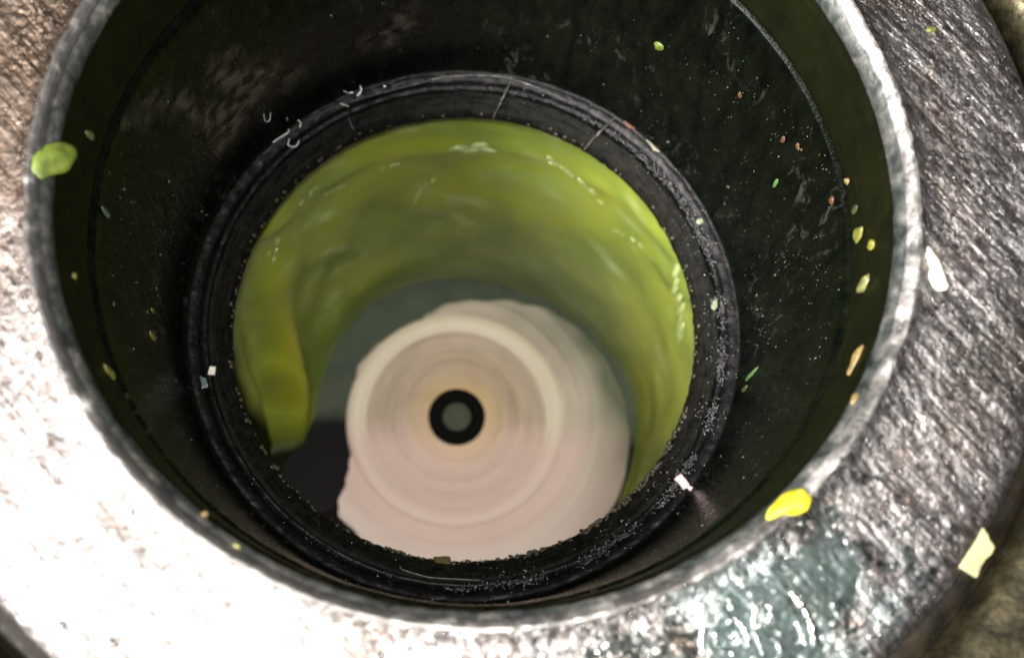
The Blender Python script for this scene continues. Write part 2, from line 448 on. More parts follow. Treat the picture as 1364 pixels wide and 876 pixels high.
# ------------------------------------------------------------------ green pulp whirling up the wall
def build_pulp():
    RIN = [(-38, 46.5), (-25, 42.0), (0, 42.2), (15, 41.2), (30, 39.3), (50, 36.6), (70, 35.0), (90, 34.6), (110, 34.8), (130, 34.3), (145, 33.4), (160, 32.6), (178, 32.8), (188, 35.0), (196, 40.0), (203, 47), (214, 49)]
    ZTOP = [(-38, -134), (-25, -118), (-5, -96), (12, -84), (40, -72), (135, -72), (155, -78), (168, -90), (180, -110), (190, -126), (202, -135), (214, -138)]
    a0, a1, nth, nr = -38, 214, 640, 90
    V, F, C = [], [], []
    for i in range(nth+1):
        d = a0+(a1-a0)*i/nth; th = math.radians(d)
        ri, zt = interp(RIN, d), interp(ZTOP, d)
        ri += .5*nse(th*3, 1, 0)+.22*nse(th*11, 2, 0)
        for k in range(nr+1):
            t = k/nr
            r = ri+(49.2-ri)*t
            z = -138.2+(zt+138.2)*(t**1.15)
            # whirl streaks rise along a spiral
            sw = th*2.2+t*2.4
            st = fbm(sw*.75, t*4.2-th*1.3, 1.7, 2)
            st2 = fbm(sw*3.2, t*13-th*3.0, 5.1, 3)
            x, y = r*math.cos(th), r*math.sin(th)
            lump = nse(x*.11, y*.11, z*.08)
            amp = math.sin(PI*min(1, t*1.15+.02))**.6 if t < .86 else .6
            off = (.95*st+.05*st2+1.3*lump)*amp
            # thick tongue of pulp leaning in on one side, with a furrow behind it
            tg = math.exp(-((d-170+62*(t-.3))/9)**2)*math.exp(-((t-.26)/.34)**2)
            fur = math.exp(-((d-186+55*(t-.3))/8.5)**2)*math.exp(-((t-.34)/.34)**2)
            tg *= min(1, t/.22)*(1-max(0, min(1, (d-184)/9)))
            off += 4.4*tg-5.5*fur
            r -= off*.75; z += off*.30
            zn = 3.0*nse(th*2.0, 3.1, 0)
            roll = max(0, .42+1.1*nse(th*4.1, 8.8, 0))*math.exp(-((z+88+zn)/2.2)**2)
            roll += 1.3*math.exp(-((d-26)/9)**2)*math.exp(-((z+93+.25*(d-26)+.9*nse(th*12, z*.3, 0))/2.6)**2)
            roll += .35*max(0, nse(th*7, 2.8, 0)+.1)*math.exp(-((z+98+3*nse(th*1.9, 6, 0))/2.2)**2)
            r -= 1.0*roll; z += .1*roll
            if k == nr: r = 49.5
            r = min(r, 49.5)
            V.append((r*math.cos(th), r*math.sin(th), z))
            yel = max(0, min(1, 1.0*tg+.5*max(0, st)))
            yel = max(yel, .65*math.exp(-((d-8)/24)**2)*math.exp(-((t-.25)/.35)**2))
            thin = max(0, 1-t/.62)**1.2*math.exp(-((d-62)/52)**2)*1.1 + max(0, 1-t/.12)*.5*max(0, min(1, (168-d)/14))
            thin = max(0, min(.9, thin*(1-tg)))
            yel *= max(0, min(1, (196-d)/9))
            fr = max(0, fbm(sw*1.6, t*16-th*3.2, 5.1, 3)-.22)*1.8*(1-thin)*max(0, nse(x*.09, y*.09, 7)+.35)
            fade = max(0, min(1, (d-(178-46*(t-.5))+9*fbm(d*.05, t*2.5, 7, 3))/14))*(1-.85*tg)
            fade = max(fade, max(0, min(1, (d-183)/9)), max(0, min(1, (-24-d)/10)))
            C.append((yel, thin, min(.8, fr)*(1-fade)*max(0, min(1, (176-d)/12)), 1-fade))
    m = nr+1
    for i in range(nth):
        for k in range(nr):
            F.append((i*m+k, (i+1)*m+k, (i+1)*m+k+1, i*m+k+1))
    o = mesh('vegetable_pulp', V, F, PULP)
    at = o.data.color_attributes.new('pulp_mix', 'FLOAT_COLOR', 'POINT')
    at.data.foreach_set('color', [c for q in C for c in q])
    return o
pulp = build_pulp()
tag(pulp, 'glossy yellow-green vegetable pulp swirling up the chamber wall round the disc', None, None, 'stuff')
#@@DETAILS
# ------------------------------------------------------------------ small geometry collectors
ICO = bmesh.new(); bmesh.ops.create_icosphere(ICO, subdivisions=1, radius=1.0)
ICO.verts.ensure_lookup_table(); ICO_V = [v.co.copy() for v in ICO.verts]; ICO_F = [tuple(v.index for v in f.verts) for f in ICO.faces]; ICO.free()
IC2 = bmesh.new(); bmesh.ops.create_icosphere(IC2, subdivisions=2, radius=1.0)
IC2.verts.ensure_lookup_table(); IC2_V = [v.co.copy() for v in IC2.verts]; IC2_F = [tuple(v.index for v in f.verts) for f in IC2.faces]; IC2.free()

def frame(n, up=(0, 0, 1), rot=0.0):
    n = Vector(n).normalized(); u = Vector(up)
    a = (u-n*u.dot(n)).normalized(); b = n.cross(a)
    c, s = math.cos(rot), math.sin(rot)
    return a*c+b*s, b*c-a*s, n          # long axis, short axis, normal

class Bits:
    def __init__(s): s.V, s.F = [], []
    def blob(s, p, fr, dims, seed=0.0, rough=.3, fine=False):
        a, b, n = fr; base = len(s.V); src, fc = (IC2_V, IC2_F) if fine else (ICO_V, ICO_F)
        for v in src:
            k = 1+rough*nse(v.x*1.3+seed*3.1, v.y*1.3-seed, v.z*1.3+seed*.7)
            q = Vector(p)+a*(v.x*dims[0]*k)+b*(v.y*dims[1]*k)+n*(v.z*dims[2]*k)
            s.V.append(tuple(q))
        s.F += [tuple(base+i for i in f) for f in fc]
    def build(s, name, mat, parent=None, smooth=True): return mesh(name, s.V, s.F, mat, parent, smooth)

def flange_h(x, y):
    r = math.hypot(x, y)
    u, v = x*.6-y*.8, x*.8+y*.6
    for (r0, z0), (r1, z1) in zip(prof, prof[1:]):
        if r0 <= r <= r1:
            z = z0+(z1-z0)*(r-r0)/max(1e-6, r1-r0)
            return z+d_flange(math.atan2(y, x), r, z)[1]
    if r < 46.9: return interp([(45.2, .2), (45.8, 1.15), (46.4, 1.7), (46.9, 1.95)], r)
    return -1.0

def solid_bit(name, p, n, L, W, H, rot, mat, seed, kind='blob', up=(0, 0, 1), taper=0.0, bend=0.0):
    """one scrap of food: a lumpy pod, or a chopped chip with flat cut faces"""
    a, b, nn = frame(n, up, rot)
    V, F = [], []
    L *= .92; W *= .88; H *= .62
    if kind == 'blob':
        nu, nv = 24, 14
        for i in range(nv+1):
            ph = PI*i/nv
            for j in range(nu):
                th = 2*PI*j/nu
                x = -math.cos(ph); rr = math.sin(ph)**.75
                y, z = rr*math.cos(th), rr*math.sin(th)
                k = 1+.42*nse(x*1.2+seed, y*1.2, z*1.2+seed)+.20*nse(x*2.8+seed, y*2.8, z*2.8)
                k2 = 1+taper*x; x += .16*nse(y*1.5+seed, z*1.5, 1)
                z2 = z*k*k2
                if z2 < 0: z2 *= .45
                V.append((x*L/2, y*k*k2*W/2+bend*L*(x*x-.4), z2*H))
        for i in range(nv):
            for j in range(nu):
                F.append((i*nu+j, i*nu+(j+1) % nu, (i+1)*nu+(j+1) % nu, (i+1)*nu+j))
    else:
        rnd = random.Random(seed)
        k = 4 if kind == 'cut' else 7
        pts = []
        for j in range(k):
            th = 2*PI*(j+.5)/k+rnd.uniform(-.12, .12)
            m = (1/max(abs(math.cos(th)), abs(math.sin(th)))) if k == 4 else rnd.uniform(.75, 1.1)
            x, y = math.cos(th)*m, math.sin(th)*m
            pts.append((x*L/2, y*(1+taper*x)*W/2))
        # subdivide the outline and roughen it a little
        out = []
        for (x0, y0), (x1, y1) in zip(pts, pts[1:]+pts[:1]):
            for q in range(4):
                t = q/4
                out.append((x0+(x1-x0)*t+rnd.uniform(-.06, .06)*W, y0+(y1-y0)*t+rnd.uniform(-.06, .06)*W))
        m = len(out)
        lay = [(1.0, -.15*H), (1.03, .25*H), (1.0, .8*H), (.9, H)]
        for sc_, z in lay:
            for x, y in out: V.append((x*sc_, y*sc_, z+.12*H*nse(x*.8+seed, y*.8, 0)))
        for q in range(len(lay)-1):
            for j in range(m): F.append((q*m+j, q*m+(j+1) % m, (q+1)*m+(j+1) % m, (q+1)*m+j))
        V.append((0, 0, H*1.05)); c = len(V)-1
        for j in range(m): F.append(((len(lay)-1)*m+j, (len(lay)-1)*m+(j+1) % m, c))
        F.append(tuple(reversed(range(m))))
    o = mesh(name, V, F, mat, None, kind == 'blob')
    M = Matrix((( a.x, b.x, nn.x, p[0]*MM), (a.y, b.y, nn.y, p[1]*MM), (a.z, b.z, nn.z, p[2]*MM), (0, 0, 0, 1)))
    o.matrix_world = M
    return o

GREEN = mat_plain('fresh_green_flesh', (.070, .100, .010), .5, sss=.3, var=.5, scale=380)
YELLOW = mat_plain('bright_yellow_flesh', (.25, .225, .006), .55, sss=.2, var=.35, scale=500)
OLIVE = mat_plain('olive_yellow_crumb', (.085, .085, .016), .5, sss=.2, var=.4)
CREAM = mat_plain('cream_flesh', (.27, .255, .13), .6, sss=.25, var=.2)
PALEGREEN = mat_plain('pale_green_flesh', (.085, .09, .03), .5, sss=.25, var=.4)
WHITE = mat_plain('white_flesh', (.52, .51, .44), .5, sss=.2, var=.25)
PINKW = mat_plain('pinkish_white_flesh', (.50, .39, .40), .5, sss=.2, var=.12)
ORANGE = mat_plain('orange_crumb', (.05, .022, .006), .6, sss=.1, var=.5)
TAN = mat_plain('tan_crumb', (.10, .07, .02), .6, sss=.1, var=.5)
RUST = mat_plain('rusty_brown_smear', (.085, .035, .02), .5)
TEAL = mat_plain('grey_teal_smear', (.06, .085, .075), .4)
GRIT = mat_plain('wet_black_grit', (.003, .004, .004), .23, spec=.7, var=.5)
SPECK = mat_plain('pale_green_specks', (.030, .040, .026), .35, var=.6)
SPECKO = mat_plain('rusty_specks', (.07, .033, .010), .5, var=.5)
WHITE_GLINT = mat_plain('white_glint', (.62, .70, .68), .2, coat=.5, var=.1)
DULLTHREAD = mat_plain('dull_grey_thread', (.16, .17, .15), .35, var=.2)
_s = N('brown_grey_patch'); _a = _s.n('ShaderNodeAttribute', attribute_name='film')
_s.set(Base_Color=(.030, .026, .021), Roughness=.5, Alpha=_a.outputs['Fac']); BROWN_PATCH = _s.m

# ------------------------------------------------------------------ pale wet lumps added on the pulp to show as highlights
GLINTS = mat_plain('pale_wet_glint', (.26, .33, .12), .2, sss=.2, coat=.8, var=.3)
fb = Bits(); frn = random.Random(21)
fcol = {}
_pv = [v.co/MM for v in pulp.data.vertices]
def pulp_at(d, z):
    i = max(0, min(640, round((d+38)/252*640))); best = min(range(20, 88), key=lambda k: abs(_pv[i*91+k].z-z))
    return _pv[i*91+best]
def glint_lumps(d0, z0, d1, z1, n, q0, q1):
    for k in range(n):
        t = (k+frn.random()*.6)/n
        p = pulp_at(d0+(d1-d0)*t+frn.gauss(0, .6), z0+(z1-z0)*t+frn.gauss(0, .35))
        c = Vector((-p.x, -p.y, 0)).normalized(); q = frn.uniform(q0, q1)
        tan = Vector((-p.y, p.x, 0)).normalized()
        fb.blob(p+c*q*.1, frame(c+Vector((0, 0, .9)), tuple(tan*(d1-d0+.01)*.8+Vector((0, 0, z1-z0))), frn.gauss(0, .2)), (q*2.6, q*.8, q*.45), k*.9+d0, .5, True)
glint_lumps(84, -89, 92, -89.5, 9, .45, .95)
glint_lumps(70, -87, 52, -92, 16, .25, .5)
glint_lumps(27, -88, 13, -104, 26, .3, .75)
glint_lumps(36, -95, 48, -99, 7, .15, .3)
glint_lumps(104, -105, 98, -99, 8, .25, .5)
glint_lumps(122, -93, 127, -92, 6, .2, .45)
glint_lumps(143, -92, 148, -96, 6, .2, .45)
glint_lumps(112, -92, 107, -91, 4, .2, .4)
glint_lumps(134, -89, 128, -88, 4, .2, .4)
o = fb.build('glint_lumps', GLINTS, pulp); o['kind'] = 'stuff'

# ------------------------------------------------------------------ scraps of food, each one its own thing
def wall_bit(name, deg, z, r, L, W, H, rot, mat, label, cat, group=None, kind='blob', **k):
    t = math.radians(deg)
    o = solid_bit(name, (r*math.cos(t), r*math.sin(t), z), (-math.cos(t), -math.sin(t), 0), L, W, H, rot, mat, deg*1.7+z, kind, **k)
    return tag(o, label, cat, group)
def flange_bit(name, x, y, L, W, H, deg, mat, label, cat, group=None, kind='blob', n=(0, 0, 1), dz=0.0, z=None, **k):
    zz = flange_h(x, y)+dz if z is None else z
    o = solid_bit(name, (x, y, zz), n, L, W, H, math.radians(deg), mat, int(x*13+y*7), kind, up=(1, 0, .001), **k)
    return tag(o, label, cat, group)
G1 = 'food scraps stuck on the flange'
G2 = 'food scraps stuck on the olive band'
G3 = 'food scraps stuck on the black wall'
G4 = 'food scraps lying on the ledge'
flange_bit('leaf_scrap', -45.1, -.1, 6.4, 3.3, 1.3, 50, GREEN, 'large bright green scrap hanging over the left lip of the steel ring', 'food scrap', G1, n=(.62, 0, .8), z=.4, taper=.22)
flange_bit('pepper_scrap', 30.1, -35.0, 5.4, 2.4, 1.2, 28, YELLOW, 'bright yellow scrap lying on the lower right lip of the steel ring', 'food scrap', G1, n=(-.3, .3, .9), taper=.25)
flange_bit('cream_scrap', 48.2, -11.0, 2.8, 2.3, 1.0, -70, WHITE, 'largest white scrap on the right of the steel ring, its rounded lower lump', 'food scrap', G1)
flange_bit('cream_scrap', 47.7, -8.8, 3.6, 1.5, .8, -72, WHITE, 'narrow white scrap touching the top of the rounded white lump', 'food scrap', G1, taper=.2)
flange_bit('onion_chip', 49.5, -39.4, 5.0, 2.5, 1.1, 52, CREAM, 'flat cream oblong chip standing over the black gap at lower right', 'food chip', G1, 'cut', n=(.2, -.2, .95), z=-.3)
flange_bit('yellow_crumb', 50.9, 19.2, 1.3, .8, .5, 20, OLIVE, 'small yellow crumb near the top right of the steel ring', 'crumb', G1)
flange_bit('lip_crumb', -26.7, -36.2, .9, .7, .5, 30, TAN, 'tan crumb on the lower left lip, the upper of two', 'crumb', G1)
flange_bit('lip_crumb', -23.3, -39.2, 1.0, .7, .5, -30, OLIVE, 'olive crumb on the lower left lip, the lower of two', 'crumb', G1)
flange_bit('lip_crumb', 38.4, -23.9, 1.6, 1.0, .6, 60, TAN, 'tan crumb on the right lip just below the long tan scrap', 'crumb', G1)
wall_bit('pale_scrap', 171.7, -6.8, 44.6, 2.6, .9, .5, .15, PALEGREEN, 'slim pale green scrap on the band beside the large green scrap', 'food scrap', G2)
wall_bit('olive_scrap', -152.9, -8.3, 44.6, 3.0, 1.4, .6, -.3, OLIVE, 'long olive scrap on the lower left of the olive band', 'food scrap', G2)
wall_bit('olive_crumb', -165.9, -4.9, 44.6, 1.1, .9, .5, 0, OLIVE, 'small round olive crumb on the left of the olive band', 'crumb', G2)
wall_bit('seed_scrap', -2.7, -8.9, 44.5, 2.9, 1.6, .8, .25, OLIVE, 'oval olive seed on the right band, above the yellow one', 'food scrap', G2)
wall_bit('seed_scrap', -6.0, -5.6, 44.6, 1.7, 1.3, .7, .1, YELLOW, 'small yellow seed on the right band between two larger ones', 'food scrap', G2)
bpy.data.objects['seed_scrap.001'].data.materials[0] = mat_plain('dull_yellow_seed', (.10, .095, .010), .5, sss=.2)
wall_bit('seed_scrap', -11.6, -6.9, 44.5, 3.2, 1.9, .9, .35, PALEGREEN, 'largest pale seed on the right band, lowest of three', 'food scrap', G2)
wall_bit('tan_crumb', 6.6, -9.9, 44.4, 1.0, .9, .6, 0, TAN, 'tan crumb at the top of the right band above the seeds', 'crumb', G2)
wall_bit('tan_scrap', -24.9, -3.6, 44.6, 4.0, 1.3, .8, 1.2, TAN, 'long tan scrap tucked under the right lip', 'food scrap', G2)
wall_bit('olive_crumb', 1.6, -9.4, 44.5, 1.9, 1.0, .4, .1, OLIVE, 'faint olive crumb on the right band between the tan crumb and the seeds', 'crumb', G2)
bpy.data.objects['olive_crumb.001'].data.materials[0] = mat_plain('faint_olive', (.028, .030, .010), .5)
wall_bit('green_crumb', 52.7, -30.5, 43.9, 1.9, 1.9, .7, .2, GREEN, 'round green crumb alone on the black wall at the top', 'crumb', G3)
wall_bit('orange_crumb', 5.8, -14.3, 44.0, 1.3, 1.0, .5, .3, ORANGE, 'orange crumb on the right wall just below the tan crumb', 'crumb', G3)
wall_bit('green_sliver', 17.2, -28.6, 43.8, 2.4, .8, .4, .1, GREEN, 'short green sliver on the right wall under the orange flecks', 'food sliver', G3)
bpy.data.objects['green_sliver'].data.materials[0] = mat_plain('muted_green', (.05, .095, .03), .45, sss=.2)
wall_bit('green_sliver', -13.2, -47.0, 43.6, 6.5, .7, .4, .12, bpy.data.materials['muted_green'], 'long thin green sliver low on the right wall', 'food sliver', G3)
wall_bit('orange_fleck', 33.8, -24.9, 43.8, 1.2, .7, .4, .5, ORANGE, 'orange fleck high on the right wall', 'crumb', G3)
wall_bit('orange_fleck', 21.6, -21.6, 43.9, 1.5, .8, .4, .1, ORANGE, 'orange fleck in the middle of the right wall, left of the other', 'crumb', G3)
wall_bit('orange_fleck', 18.3, -18.7, 43.9, 1.2, .9, .4, .7, ORANGE, 'orange fleck in the middle of the right wall, nearest the band', 'crumb', G3)
wall_bit('olive_pip', -168.0, -35.0, 43.8, 3.2, 1.3, .6, 0, OLIVE, 'larger olive pip on the left wall, lower of two', 'food scrap', G3)
wall_bit('olive_pip', -173.2, -36.2, 43.8, 1.6, .7, .4, 0, OLIVE, 'small olive pip on the left wall, upper of two', 'food scrap', G3)
wall_bit('grey_pip', 179.6, -14.5, 44.0, 3.4, .9, .4, 0, TEAL, 'slim grey streak of food on the upper left wall', 'food scrap', G3)
wall_bit('olive_pip', -15.5, -49.5, 43.6, 2.6, .9, .5, .1, bpy.data.materials['faint_olive'], 'dim olive pip low on the right wall beside the long sliver', 'food scrap', G3)
flange_bit('white_chip', 32.9, -25.2, 2.5, 1.4, .8, -52, PINKW, 'pinkish white chip on the lower right of the black ledge', 'food chip', G4, 'cut', z=-54.8)
flange_bit('white_chip', 34.0, -26.2, 1.6, .8, .5, -30, PINKW, 'smaller pinkish crumb touching the pinkish white chip', 'food chip', G4, 'chip', z=-54.4)
flange_bit('white_chip', -38.9, -9.0, 1.5, 1.3, .6, 80, WHITE, 'small square white chip on the left of the black ledge', 'food chip', G4, 'cut', z=-55.0)
flange_bit('teal_smear', -40.5, -10.8, 3.4, 2.5, .25, -30, TEAL, 'grey teal smear beside the small square white chip', 'smear', G4, 'chip', z=-54.9)
flange_bit('olive_nub', -3.3, -37.1, 3.0, 2.0, 1.6, 0, OLIVE, 'olive nub on the bottom edge of the throat over the disc', 'food scrap', G4, 'cut', z=-58.6)
bpy.data.objects['olive_nub'].data.materials[0] = mat_plain('dark_olive_nub', (.045, .04, .012), .7, spec=.1)
flange_bit('rusty_smear', 26.6, 34.2, 2.6, 1.5, .35, -40, RUST, 'rusty brown smear at the top right of the ledge', 'smear', G4, 'chip', z=-54.2)
flange_bit('pale_smear', 30.6, 30.6, 4.4, 1.3, .4, -46, mat_plain('pale_grey_smear', (.17, .165, .12), .3, coat=.3, var=.4), 'pale grey smear below the rusty one on the ledge', 'smear', G4, 'chip', z=-54.4)
flange_bit('pale_crumb', 39.6, 3.4, 2.2, 1.2, .6, 80, mat_plain('dim_pale', (.16, .19, .12), .3, coat=.3), 'pale green crumb on the right of the ledge', 'crumb', G4, 'chip', z=-55.2)
flange_bit('pale_crumb', 37.9, 17.6, 1.5, 1.2, .5, 30, bpy.data.materials['dim_pale'], 'pale crumb on the upper right of the ledge', 'crumb', G4, z=-54.9)
flange_bit('pale_crumb', 18.0, 38.6, 1.2, .9, .5, 30, WHITE, 'small white crumb at the top right of the ledge', 'crumb', G4, z=-55.3)

# ------------------------------------------------------------------ glints shaped as threads, and ribs on the ledge
def tube(name, pts, rad, mat, parent=None, sub=6):
    P = [Vector(p) for p in pts]
    Q = []
    for i in range(len(P)-1):
        p0, p1, p2, p3 = P[max(0, i-1)], P[i], P[i+1], P[min(len(P)-1, i+2)]
        for k in range(sub):
            t = k/sub
            Q.append(.5*((2*p1)+(p2-p0)*t+(2*p0-5*p1+4*p2-p3)*t*t+(3*p1-p0-3*p2+p3)*t**3))
    Q.append(P[-1]); V, F = [], []
    m = 7
    for i, q in enumerate(Q):
        d = (Q[min(i+1, len(Q)-1)]-Q[max(i-1, 0)]).normalized()
        a = d.orthogonal().normalized(); b = d.cross(a)
        rr = rad*(.35 if i in (0, len(Q)-1) else 1+.7*nse(q.x*2.3, q.y*2.3, q.z*2.3))
        for j in range(m):
            th = 2*PI*j/m; V.append(tuple(q+(a*math.cos(th)+b*math.sin(th))*rr))
    for i in range(len(Q)-1):
        for j in range(m): F.append((i*m+j, i*m+(j+1) % m, (i+1)*m+(j+1) % m, (i+1)*m+j))
    F.append(tuple(range(m))); F.append(tuple(reversed(range((len(Q)-1)*m, len(Q)*m))))
    return mesh(name, V, F, mat, parent)
TH = [
 ([(-32.1, 29.43, -45.02), (-32.24, 29.28, -47.3), (-31.75, 29.81, -48.3), (-31.31, 30.27, -46.16)], .07, 'tiny U-shaped white glint highest on the upper left wall'),
 ([(-29.53, 32.01, -51.12), (-29.78, 32.01, -53.9), (-29.47, 30.87, -54.2)], .08, 'upright white glint over the knot of glints at upper left'),
 ([(-32.03, 28.91, -54.2), (-30.86, 29.91, -54.2), (-29.47, 30.87, -54.2)], .10, 'straight slanting white glint running into the knot at upper left'),
 ([(-28.28, 33.0, -53.9), (-27.74, 32.55, -54.1), (-27.86, 31.76, -54.2)], .10, 'short hooked white glint right of the knot at upper left'),
 ([(-29.4, 29.73, -54.2), (-29.5, 28.58, -54.4), (-28.3, 28.49, -54.4), (-27.83, 29.56, -54.3)], .09, 'square cup-shaped white glint below the knot at upper left'),
 ([(-20.97, 38.0, -52.98), (-20.25, 38.2, -54.0), (-19.42, 38.4, -54.1)], .12, 'short wavy white glint on the top left ledge'),
 ([(-18.31, 39.2, -53.1), (-18.2, 38.7, -54.1), (-18.87, 37.79, -54.2)], .19, 'thickest curled white glint on the top left ledge'),
 ([(-21.5, 36.28, -54.2), (-20.56, 36.08, -54.3), (-20.05, 35.86, -54.3)], .08, 'small slanting white glint below the wavy one'),
 ([(-20.07, 34.23, -54.9), (-19.72, 33.08, -55.3), (-19.15, 32.27, -55.4)], .06, 'faint forked glint lowest on the top left ledge'),
 ([(-14.58, 39.81, -54.2), (-14.18, 39.72, -54.2)], .2, 'round white bead-like glint on the top ledge, lower of two'),
 ([(-11.25, 42.2, -53.9), (-11.05, 42.05, -53.9)], .2, 'round white bead-like glint on the top ledge, higher of two'),
]
for k, (p, r, lab) in enumerate(TH):
    o = tube('glint_thread', p, r*.72, WHITE_GLINT if k != 8 else DULLTHREAD)  # reflections off droplets, modelled as thin white tubes
    tag(o, lab, 'glint', 'white glints at the upper left of the ledge')
o = tube('hair_strand', [(-9.61, -37.9, -55.2), (-9.15, -38.4, -55.2), (-6.15, -39.3, -54.9), (-4.15, -39.6, -54.9), (2.6, -39.9, -54.9)], .045, DULLTHREAD)
tag(o, 'fine pale hair curving along the bottom of the black ledge', 'hair')
for p, r in (([(6.68, 41.6, -54.5), (5.2, 38.6, -55.5), (3.9, 36.6, -58.0)], .2), ([(24.2, 35.6, -54.4), (21.6, 33.2, -55.4), (19.4, 31.3, -58.0)], .22)):
    tube('mould_rib', p, r, mat_plain('rib_rubber', (.020, .021, .015), .4), sleeve)
tube('water_line', [(-33.7, 26.6, -54.5), (-28.6, 31.6, -54.3), (-23.2, 35.4, -54.4), (-18.4, 37.5, -54.6), (-8.5, 40.9, -54.7), (-3.5, 42.1, -54.3), (4.1, 42.4, -54.2), (9.2, 41.4, -54.5), (16, 38.7, -54.7)], .16,
     mat_plain('ledge_water_line', (.028, .030, .028), .25, coat=.3, var=.5), sleeve, 10)

# ------------------------------------------------------------------ raised letters worn beyond reading on the flange
MK = [[(22.27, -46.69), (22.15, -47.44), (22.35, -48.19), (23.03, -48.8), (23.82, -48.95)],
      [(23.35, -46.08), (24.16, -45.85), (24.77, -46.38), (25.2, -47.29), (25.38, -48.2)],
      [(23.6, -47.29), (24.14, -47.59)],
      [(26.91, -49.25), (26.5, -48.2), (26.03, -46.84), (25.95, -45.62), (26.33, -44.7), (27.17, -44.24), (27.7, -44.85), (27.48, -45.62), (27.2, -46.23)],
      [(27.76, -47.45), (28.28, -48.05), (28.47, -48.8), (27.92, -49.7)],
      [(29.69, -43.15), (30.43, -44.08), (31.16, -45.16), (31.62, -46.54), (31.8, -48.36)],
      [(30.21, -46.0), (30.55, -46.84), (30.93, -48.2)], [(33.86, -44.08), (34.19, -45.0), (34.6, -45.92)],
      [(37.15, -47.45), (37.97, -47.45), (38.58, -47.07)], [(21.08, -46.54), (20.77, -47.89), (20.94, -49.24)]]
POLISH = mat_plain('polished_raised_steel', (.62, .65, .64), .26, 1.0, var=.5, scale=1500, bd=.0004)
for st in MK:
    tube('embossed_mark', [(x, y, flange_h(x, y)-.02) for x, y in st], .27, POLISH, flange)

# ------------------------------------------------------------------ what nobody could count
rnd = random.Random(3)
b = Bits()                                             # grit packed on the ledge
for k in range(4200):
    deg = rnd.choice([rnd.gauss(10, 28), rnd.gauss(-35, 22), rnd.gauss(-75, 25), rnd.gauss(20, 25), rnd.gauss(-20, 60)])
    t = math.radians(deg)
    if nse(deg*.16, 3.3, 0)+.5*nse(deg*.7, 1.1, 0) < rnd.uniform(-.3, .25): continue
    r = rnd.gauss(41.0, .35)+.5*nse(deg*.08, 9, 0) if rnd.random() < .80 else rnd.uniform(38.2, 43.2)
    z = interp([(37.8, -57.2), (38.6, -56.5), (39.6, -55.5), (40.2, -55.5), (41.0, -55.6), (41.6, -54.9), (42.3, -54.5), (43.2, -54.3)], r)
    s_ = rnd.uniform(.08, .26)*(1.25 if rnd.random() < .1 else .9)
    b.blob((r*math.cos(t), r*math.sin(t), z), frame((rnd.gauss(0, .3), rnd.gauss(-.15, .3), 1), (1, .1, 0), rnd.uniform(0, 6)), (s_*1.5, s_*1.1, s_*.38), k*.37, .45)
tag(b.build('ledge_grit', GRIT), 'wet black grit packed along the ledge of the sleeve', None, None, 'stuff')
b = Bits(); b2 = Bits()                                # specks on the wall
for k in range(1500):
    deg = rnd.choice([rnd.gauss(12, 26), rnd.gauss(12, 26), rnd.gauss(172, 14), rnd.uniform(-200, 160)])
    t = math.radians(deg); z = rnd.uniform(-52, -13); r = 44.0-(-z-13)*.0115
    c, s_ = math.cos(t), math.sin(t)
    if nse(deg*.09, z*.12, 4) < rnd.uniform(-.35, .3): continue
    q = rnd.uniform(.03, .11)*(2.4 if rnd.random() < .10 else 1)
    tgt = b2 if (rnd.random() < .10 and -10 < deg < 45) else b
    tgt.blob((r*c, r*s_, z), frame((-c, -s_, 0), (0, 0, 1), rnd.gauss(0, .3)), (q*rnd.uniform(1, 2.6), q, q*.7), k*.71, .5)
tag(b.build('food_specks', SPECK), 'fine pale green specks spattered over the black wall', None, None, 'stuff')
tag(b2.build('rusty_specks', SPECKO), 'fine rusty specks spattered over the right of the black wall', None, None, 'stuff')
b = Bits()                                             # jagged crumbs round the throat edge
for k in range(420):
    deg = rnd.choice([rnd.gauss(-95, 45), rnd.gauss(-45, 14), rnd.uniform(-180, 180)]); t = math.radians(deg)
    r = rnd.uniform(36.9, 37.5); z = -57.9+rnd.uniform(-.5, .3); q = rnd.uniform(.12, .42)
    b.blob((r*math.cos(t), r*math.sin(t), z), frame((-math.cos(t), -math.sin(t), .6), (0, 0, 1), rnd.uniform(0, 6)), (q*1.4, q, q*.7), k*.3, .6)
tag(b.build('throat_crumbs', mat_plain('dark_brown_crumbs', (.02, .019, .012), .5, var=.6)), 'dark crumbs roughening the edge of the throat', None, None, 'stuff')
b = Bits()                                             # beads of water on steel and lip
for k in range(1100):
    deg = rnd.choice([rnd.uniform(-75, 30), rnd.uniform(-75, 30), rnd.uniform(-180, 180)]); t = math.radians(deg)
    r = rnd.uniform(46.2, 62.5); x, y = r*math.cos(t), r*math.sin(t)
    q = rnd.uniform(.08, .22)*(1.9 if rnd.random() < .1 else 1)
    b.blob((x, y, flange_h(x, y)+q*.15), frame((0, 0, 1), (1, 0, .01), rnd.uniform(0, 6)), (q*rnd.uniform(1, 1.5), q, q*.5), k*.2, .15, True)
tag(b.build('water_beads', WATER), 'clear beads of water scattered over the steel ring', None, None, 'stuff')

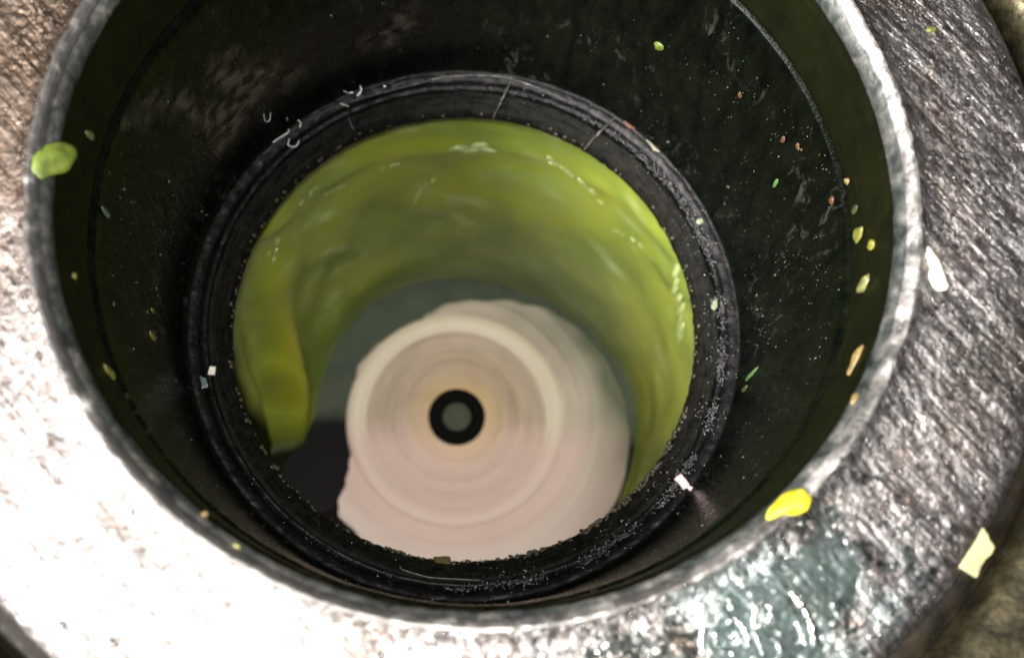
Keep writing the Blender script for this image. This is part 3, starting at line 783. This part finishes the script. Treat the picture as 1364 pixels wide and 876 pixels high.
# ------------------------------------------------------------------ thin brown-grey patches on the upper left wall
def smear(name, poly, label, seed):
    """a ragged thin patch lying on the wall inside an outline of (degrees, height)"""
    def inside(x, y):
        c = False
        for (x0, y0), (x1, y1) in zip(poly, poly[1:]+poly[:1]):
            if (y0 > y) != (y1 > y) and x < (x1-x0)*(y-y0)/(y1-y0)+x0: c = not c
        return c
    xs = [p[0] for p in poly]; ys = [p[1] for p in poly]
    def edge(x, y):
        m = 1e9
        for (x0, y0), (x1, y1) in zip(poly, poly[1:]+poly[:1]):
            l = (x1-x0)**2+(y1-y0)**2; t = max(0, min(1, ((x-x0)*(x1-x0)+(y-y0)*(y1-y0))/l))
            m = min(m, math.hypot(x-x0-t*(x1-x0), y-y0-t*(y1-y0)))
        return m
    nx, ny = 130, 130; idx = {}; V, F, A = [], [], []
    def vid(i, j):
        if (i, j) not in idx:
            d = min(xs)-3+(max(xs)-min(xs)+6)*i/nx; z = min(ys)-3+(max(ys)-min(ys)+6)*j/ny; t = math.radians(d)
            r = 44.18-(-z-14)*.0118-.13+d_wall(t, 44, z)[0]
            sd = edge(d, z)*(1 if inside(d, z) else -1)
            a = max(0, min(1, .35+sd/5+.5*fbm(d*.3+z*.12, z*.22-d*.1, seed, 3)))*max(0, min(1, .55+1.3*fbm(d*.12+z*.5, z*.16-d*.3, seed+3, 4)))
            idx[(i, j)] = len(V); V.append((r*math.cos(t), r*math.sin(t), z)); A.append(a)
        return idx[(i, j)]
    for i in range(nx):
        for j in range(ny):
            d = min(xs)-3+(max(xs)-min(xs)+6)*(i+.5)/nx; z = min(ys)-3+(max(ys)-min(ys)+6)*(j+.5)/ny
            if inside(d, z) or edge(d, z) < 2.5: F.append((vid(i, j), vid(i, j+1), vid(i+1, j+1), vid(i+1, j)))
    o = mesh(name, V, F, BROWN_PATCH)
    at = o.data.color_attributes.new('film', 'FLOAT_COLOR', 'POINT')
    at.data.foreach_set('color', [c for a in A for c in (a, a, a, 1)])
    return tag(o, label, 'smear', 'brown-grey patches on the wall')
smear('brown_patch', [(165.5, -12.9), (160.2, -15.4), (155.8, -18.3), (150.7, -23.7), (147.0, -30.1), (145.6, -24.4), (140.8, -24.6), (133.8, -31.9), (127.1, -41.8), (131.2, -44.1), (140.6, -42.0), (145.4, -46.3), (151.2, -42.4), (151.8, -35.4), (154.1, -25.7)],
      'large brown-grey patch across the upper left of the black wall', 2.2)
smear('brown_patch', [(115.2, -41.5), (110.2, -38.4), (102.4, -35.5), (103.3, -41.5), (109.0, -44.2)], 'small brown-grey patch on the wall above the top ledge', 6.1)

# ------------------------------------------------------------------ film of water lying over the letters
V, F, idx = [], [], {}
def wv(i, j):
    if (i, j) not in idx:
        t = math.radians(-96+70*i/340); r = 47.0+15.2*j/120
        x, y = r*math.cos(t), r*math.sin(t)
        h = .16+.30*fbm(x*.55, y*.55, 3.3, 3)+.16*fbm(x*1.6, y*1.6, 6.1, 3)
        idx[(i, j)] = len(V); V.append((x, y, flange_h(x, y)*.3+.7*1.3+h))
    return idx[(i, j)]
for i in range(340):
    for j in range(120):
        t = math.radians(-96+70*i/340); r = 47.0+15.2*j/120; x, y = r*math.cos(t), r*math.sin(t)
        e = ((math.degrees(t)+60)/20)**2+((r-54)/7.0)**2
        if e+1.5*fbm(x*.30, y*.30, 5.5, 4) < 1:
            F.append((wv(i, j), wv(i+1, j), wv(i+1, j+1), wv(i, j+1)))
FILM = N('teal_tinted_water'); FILM.set(Base_Color=(.84, .985, .965), Roughness=.14, IOR=1.33, Transmission_Weight=1.0)
o = mesh('water_film', V, F, FILM.m)
tag(o, 'rippled film of water over the worn letters at the lower right of the steel ring', None, None, 'stuff')
